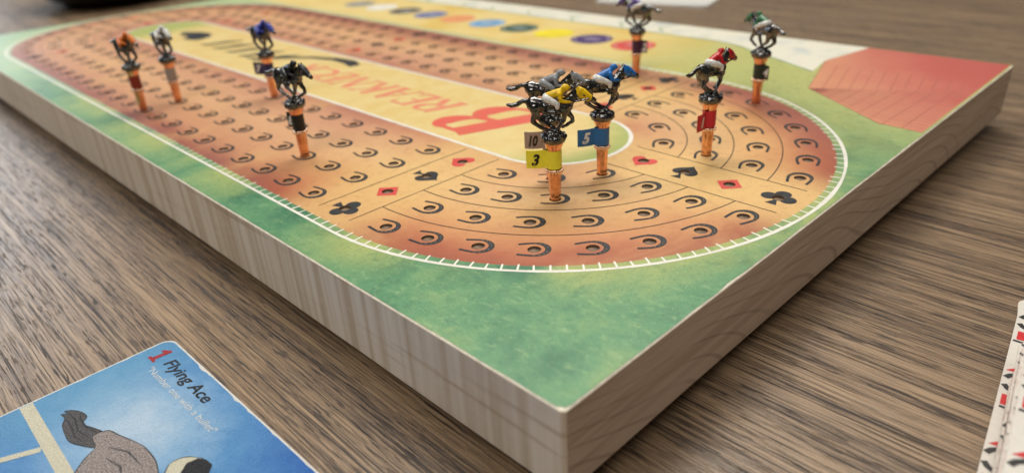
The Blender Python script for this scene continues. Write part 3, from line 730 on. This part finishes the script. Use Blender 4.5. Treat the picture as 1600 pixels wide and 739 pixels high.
# ------------------------------------------------------------------ cards
def round_rect(w_, h_, r, n=6):
    P = []
    for cx, cy, a in ((w_ - r, h_ - r, 0), (r, h_ - r, 90), (r, r, 180), (w_ - r, r, 270)): P += arc(cx, cy, r, a, a + 90, n)
    return P
def card_body(name, w_, h_, r, th, mat_top, mat_edge, parent=None):
    P = round_rect(w_, h_, r); n = len(P); m = MB()
    m.add([(p[0], p[1], z) for z in (0, th) for p in P], [tuple(range(n, 2 * n))], 0)
    m.add([(p[0], p[1], z) for z in (0, th) for p in P], [tuple(reversed(range(n)))] + [(i, (i + 1) % n, n + (i + 1) % n, n + i) for i in range(n)], 1)
    return m.build(name, None, parent, mats=[mat_top, mat_edge])
def make_card_art():
    n = NT('sky_art_with_glare', 0.28); v = n.obj((K, K, K)); x, y, z = n.xyz(v)
    a = n.noise(v, 14, 5, 0.65)
    dx = n.math('MULTIPLY', n.math('SUBTRACT', x, 0.36), 1.0); dy = n.math('MULTIPLY', n.math('ADD', y, 0.25), 1.35)
    r = n.math('ADD', n.math('SQRT', n.math('ADD', n.math('MULTIPLY', dx, dx), n.math('MULTIPLY', dy, dy))), n.math('MULTIPLY', n.math('SUBTRACT', a, 0.5), 0.26))
    c = n.ramp(r, [(0.05, lin((190, 216, 240))), (0.18, lin((152, 194, 230))), (0.36, lin((92, 154, 212))), (0.62, lin((44, 106, 188)))])  # printed sky gradient; its pale centre also has reflected glare put into the colour
    c = n.mix(n.smooth(x, 0.30, 0.0, 0, 0.5), c, lin((110, 178, 212)))
    n.color(c); n.bump(n.noise(v, 150, 3, 0.65), 1.0, 0.0009); return n.m
card_rough = lambda name, rgb, var=0.2: (lambda n: (n.color(n.mix(n.smooth(n.noise(n.obj((K, K, K)), 210, 3, 0.7), 0.42, 0.58), lin(tuple(c * (1 - var) for c in rgb)), lin(rgb))), n.bump(n.noise(n.obj((K, K, K)), 150, 3, 0.65), 1.0, 0.0009), n.m)[-1])(NT(name, 0.32))
M['card_white'] = card_rough('card_white', (240, 238, 232), 0.06)
CT = 0.00034
tx, ty = tab(-0.252, -1.632)
card = empty('horse_card', (tx * U, ty * U, 0), math.radians(1.0)); tag(card, 'blue glossy card titled Flying Ace lying at the lower left', 'card')
cw, chh = 1.46 * U, 0.98 * U
body = card_body('card_stock', cw, chh, 0.042 * U, CT, M['card_white'], M['card_white'], card); body.location = (0, -chh, 0)
art = MB(); P = round_rect(cw - 0.012 * U, chh - 0.012 * U, 0.038 * U, 8)
P2 = []
for i, q in enumerate(P):
    P2.append(q)
    nx = P[(i + 1) % len(P)]; L = math.hypot(nx[0] - q[0], nx[1] - q[1])
    if L > 0.02:
        for k in range(1, 70):
            t = k / 70; px, py = q[0] + (nx[0] - q[0]) * t, q[1] + (nx[1] - q[1]) * t
            wv = max(0, mnoise.noise(Vector((px * 300, py * 300, 5))) - 0.12) * 0.0009
            dx, dy = (nx[0] - q[0]) / L, (nx[1] - q[1]) / L; P2.append((px - dy * wv, py + dx * wv))
art.poly(P2)
ao = art.build('printed_art', make_card_art(), card); ao.location = (0.006 * U, -chh + 0.006 * U, CT + 0.00003)
# object coordinates of the art start at its lower left corner: shift so that the pale centre sits below the title
for v in ao.data.vertices: v.co.y -= chh - 0.012 * U
ao.location.y += chh - 0.012 * U
cx0, cy0 = -0.252, -1.632
def onc(pts): return [((p[0] - cx0) * U, (p[1] - cy0) * U) for p in pts]
def cprint(name, pts, mat, z, wid=None):
    m = MB()
    if wid: m.ribbon(onc(pts), [q * U for q in wid] if isinstance(wid, list) else wid * U)
    else: m.poly(onc(pts))
    o = m.build(name, mat, card); o.location.z = CT + z
    if m.f and not wid and o.data.polygons[0].normal.z < 0: o.data.flip_normals()
    return o
M['hair'] = card_rough('drawn_grey_hair', (104, 98, 98), 0.5); M['coat'] = card_rough('drawn_coat', (186, 172, 166), 0.38)
M['cream'] = card_rough('cream_rail', (232, 226, 200), 0.1); M['ink_card'] = card_rough('drawn_black', (34, 32, 36), 0.3); M['card_red'] = card_rough('card_red', (190, 36, 44), 0.15)
def rounded(P, n=5):
    out = []; N = len(P)
    for i in range(N):
        p0, p1, p2, p3 = P[i - 1], P[i], P[(i + 1) % N], P[(i + 2) % N]
        for k in range(n):
            t = k / n; out.append(tuple(0.5 * (2 * p1[c] + (p2[c] - p0[c]) * t + (2 * p0[c] - 5 * p1[c] + 4 * p2[c] - p3[c]) * t * t + (3 * p1[c] - p0[c] - 3 * p2[c] + p3[c]) * t ** 3) for c in (0, 1)))
    return out
def outline(name, P, z, wid=0.0026):
    Q = rounded(P); Q.append(Q[0]); cprint(name, Q, M['ink_card'], z, [wid * (0.5 + 0.7 * abs(math.sin(i * 0.21))) for i in range(len(Q))])
M['motto'] = card_rough('motto_white', (226, 234, 242), 0.08)
fence = [[(-0.243, -2.075), (0.12, -2.083), (0.60, -2.09)], [(0.00, -2.10), (-0.045, -2.20), (-0.10, -2.33)]]
cprint('drawn_rail', fence[0], M['cream'], 0.00006, 0.036); cprint('drawn_rail', fence[1], M['cream'], 0.00007, 0.022)
for P_ in ([(-0.10, -1.998), (-0.06, -1.995), (0.0, -2.005), (0.07, -1.99)], [(-0.085, -2.012), (-0.04, -2.012), (0.02, -2.02), (0.06, -2.01)], [(-0.07, -1.978), (-0.04, -1.984), (0.0, -1.984), (0.05, -1.97)]):
    cprint('drawn_hair_line', P_, M['ink_card'], 0.00011, [0.002, 0.005, 0.005, 0.001])
for P_ in ([(0.18, -1.99), (0.24, -1.975), (0.30, -1.99)], [(0.14, -1.97), (0.20, -1.94), (0.28, -1.935)]):
    cprint('drawn_muscle_line', P_, M['hair'], 0.00014, [0.002, 0.007, 0.002])
tail = [(-0.020, -1.985), (-0.045, -1.968), (-0.075, -1.970), (-0.108, -1.985), (-0.122, -2.004), (-0.100, -1.999), (-0.116, -2.016), (-0.088, -2.013), (-0.060, -2.028), (-0.010, -2.036), (0.030, -2.036), (0.070, -2.020), (0.115, -1.990), (0.075, -1.958), (0.03, -1.968)]
outline('drawn_outline', tail, 0.00010)
cprint('drawn_tail', rounded(tail), M['hair'], 0.00009)
rump = [(0.060, -1.985), (0.066, -1.947), (0.115, -1.931), (0.189, -1.907), (0.241, -1.901), (0.314, -1.907), (0.42, -1.95), (0.55, -2.05), (0.50, -2.25), (0.32, -2.25), (0.20, -2.10), (0.135, -2.03), (0.11, -1.995)]
outline('drawn_outline', rump, 0.00013)
cprint('drawn_horse_body', rounded(rump), M['coat'], 0.00012)
helm = [(0.336, -1.885), (0.334, -1.858), (0.347, -1.836), (0.368, -1.822), (0.388, -1.815), (0.40, -1.86), (0.41, -1.90), (0.37, -1.91)]
outline('drawn_outline', helm, 0.00015)
cprint('drawn_cap', rounded(helm), M['cream'], 0.00014); cprint('drawn_cap_band', [(0.366, -1.85), (0.372, -1.822), (0.392, -1.809), (0.424, -1.806), (0.45, -1.83), (0.46, -1.88), (0.40, -1.89)], M['ink_card'], 0.00016)
def ctext(name, txt, x, y, size, mat, z, shear=0.0, bold=0.0, sx=1.0, width=None, rz=0.0):
    g = text_mesh(txt, size * U, shear, bold, sx)
    if width:
        w_ = max(v.co.x for v in g.vertices); 
        for v in g.vertices: v.co.x *= width * U / w_
    g.materials.append(mat); o = data_obj(name, g, None, card); o.location = ((x - cx0) * U, (y - cy0) * U, CT + z); o.rotation_euler.z = rz; return o
cprint('card_number', [(-0.200, -1.732), (-0.158, -1.732), (-0.160, -1.722), (-0.171, -1.720), (-0.165, -1.664), (-0.176, -1.664), (-0.200, -1.680), (-0.197, -1.689), (-0.184, -1.684), (-0.188, -1.720), (-0.200, -1.722)], M['card_red'], 0.00008)
ctext('card_title', 'Flying Ace', -0.128, -1.712, 0.054, M['ink_card'], 0.00008, 0.15, 0.018, width=0.295)
ctext('card_motto', '"Number one with a bullet"', -0.138, -1.760, 0.031, M['motto'], 0.00008, 0.0, 0.010, width=0.445, rz=math.radians(0.6))

# loose playing cards at the right edge, one over the other
pc_red = paper('pip_red', (206, 34, 38)); pc_black = paper('pip_black', (34, 34, 36)); pc_white = paper('playing_card_white', (222, 216, 206))
def playing_card(cx, cy, z, rz, tilt, label, seed, th=0.0003, edge_mat=None):
    """corner at (cx, cy): the card lies to the right of its left edge, which runs down from there"""
    rnd = random.Random(seed); w_, h_ = 0.84 * U, 1.17 * U
    cx, cy = tab(cx, cy); root = empty('playing_card', (cx * U, cy * U, z), rz); root.rotation_euler = (0, tilt, rz); tag(root, label, 'playing card', 'playing cards in the loose pile')
    b = card_body('card_stock', w_, h_, 0.045 * U, th, pc_white, edge_mat or pc_white, root); b.location.y = -h_
    y = -0.03; k = 0
    while y > -1.1:
        kind = (k + seed) % 4; m = MB(); x = 0.004 + rnd.uniform(0, 0.008)
        if kind == 0: m.ribbon(sc([(x, y), (x + 0.07, y - 0.006), (0.16, y)]), 0.010 * U); mt = pc_black; y -= 0.05
        elif kind == 1: m.poly(sc([(x, y - 0.12), (x + 0.12, y - 0.12), (x + 0.12, y)])); mt = pc_red; y -= 0.125
        elif kind == 2: m.ribbon(sc(arc(x + 0.045, y - 0.05, 0.05, 160, -160, 14)), 0.016 * U); mt = pc_black; y -= 0.115
        else: m.poly(sc([(x, y - 0.05), (x + 0.10, y - 0.05), (x + 0.08, y), (x, y)])); mt = pc_red; y -= 0.06
        o = m.build('printed_pip', mt, root); o.location.z = th + 0.00004
        if o.data.polygons[0].normal.z < 0: o.data.flip_normals()
        k += 1
    for q in range(26):
        m = MB(); bx_, by_ = rnd.uniform(0.09, 0.30), -rnd.uniform(0.03, 1.12); k_ = rnd.uniform(0.02, 0.05)
        m.poly(sc([(bx_, by_), (bx_ + k_, by_ - k_ * 0.3), (bx_ + k_ * 0.8, by_ + k_), (bx_ + 0.1 * k_, by_ + k_ * 0.7)]))
        o = m.build('printed_pip', (pc_red, pc_black)[q % 2], root); o.location.z = th + 0.00004 + 0.000004 * q
    for q in range(6):       # inner court print
        m = MB(); yy = -0.15 - 0.16 * q; m.poly(sc([(0.22, yy - 0.12), (0.62, yy - 0.12), (0.58, yy), (0.25, yy - 0.02)])); o = m.build('court_print', pc_red if q % 2 else pc_black, root); o.location.z = th + 0.00004
    return root
playing_card(1.680, 0.330, 0.0002, math.radians(12.5), 0, 'white playing card at the bottom of the loose pile, farthest corner showing', 1)
playing_card(1.700, 0.250, 0.0008, math.radians(7.5), 0, 'white playing card over the bottom one, long edge with red and black print', 2)
playing_card(1.745, 0.06, 0.0014, math.radians(9.0), 0, 'playing card third from the bottom of the pile at the right edge', 4)
pe = NT('card_bleed_edge', 0.5); pv = pe.obj((K, K, K)); pn = pe.noise(pv, 26, 2, 0.6); pn2 = pe.noise(pe.obj((K, K, K), 0, (3, 5, 1)), 34, 2, 0.6)
pe.color(pe.mix(pe.smooth(pn2, 0.58, 0.62), pe.mix(pe.smooth(pn, 0.52, 0.56), lin((232, 226, 216)), lin((200, 36, 40))), lin((60, 58, 60))))
for i in range(18):
    playing_card(1.778 + random.uniform(-.008, .008), -0.14 + random.uniform(-.02, .02), 0.0019 + i * 0.00062, math.radians(8.5 + random.uniform(-.7, .7)), 0,
                 'playing card of the blurred squared-up deck cut by the right edge', 3 + i, 0.0006, pe.m)
# pale card and dark bowl at the back
bc = card_body('white_card', 1.2 * U, 0.86 * U, 0.06 * U, 0.0016, M['card_white'], M['card_white']); bc.rotation_euler.z = math.radians(15)
ca = math.radians(15); bw = 1.2 * U; bc.location = (-1.88 * U - bw * math.cos(ca), 4.28 * U - bw * math.sin(ca), 0.0)
tag(bc, 'plain white card on the table behind the board, cut by the top edge', 'card')
bo = MB(); bo.lathe([(0.030, 0.0), (0.046, 0.002), (0.062, 0.012), (0.070, 0.030), (0.072, 0.048), (0.069, 0.048), (0.066, 0.030), (0.056, 0.012), (0.02, 0.006)], 48, cap0=True, cap1=True)
bowl = bo.build('dark_bowl', flat('dark_glaze', (20, 17, 17), 0.35, False), None, True); bowl.location = (-8.9 * U, 1.05 * U, 0)
tag(bowl, 'dark blurred round dish on the table beyond the far end', 'dish')
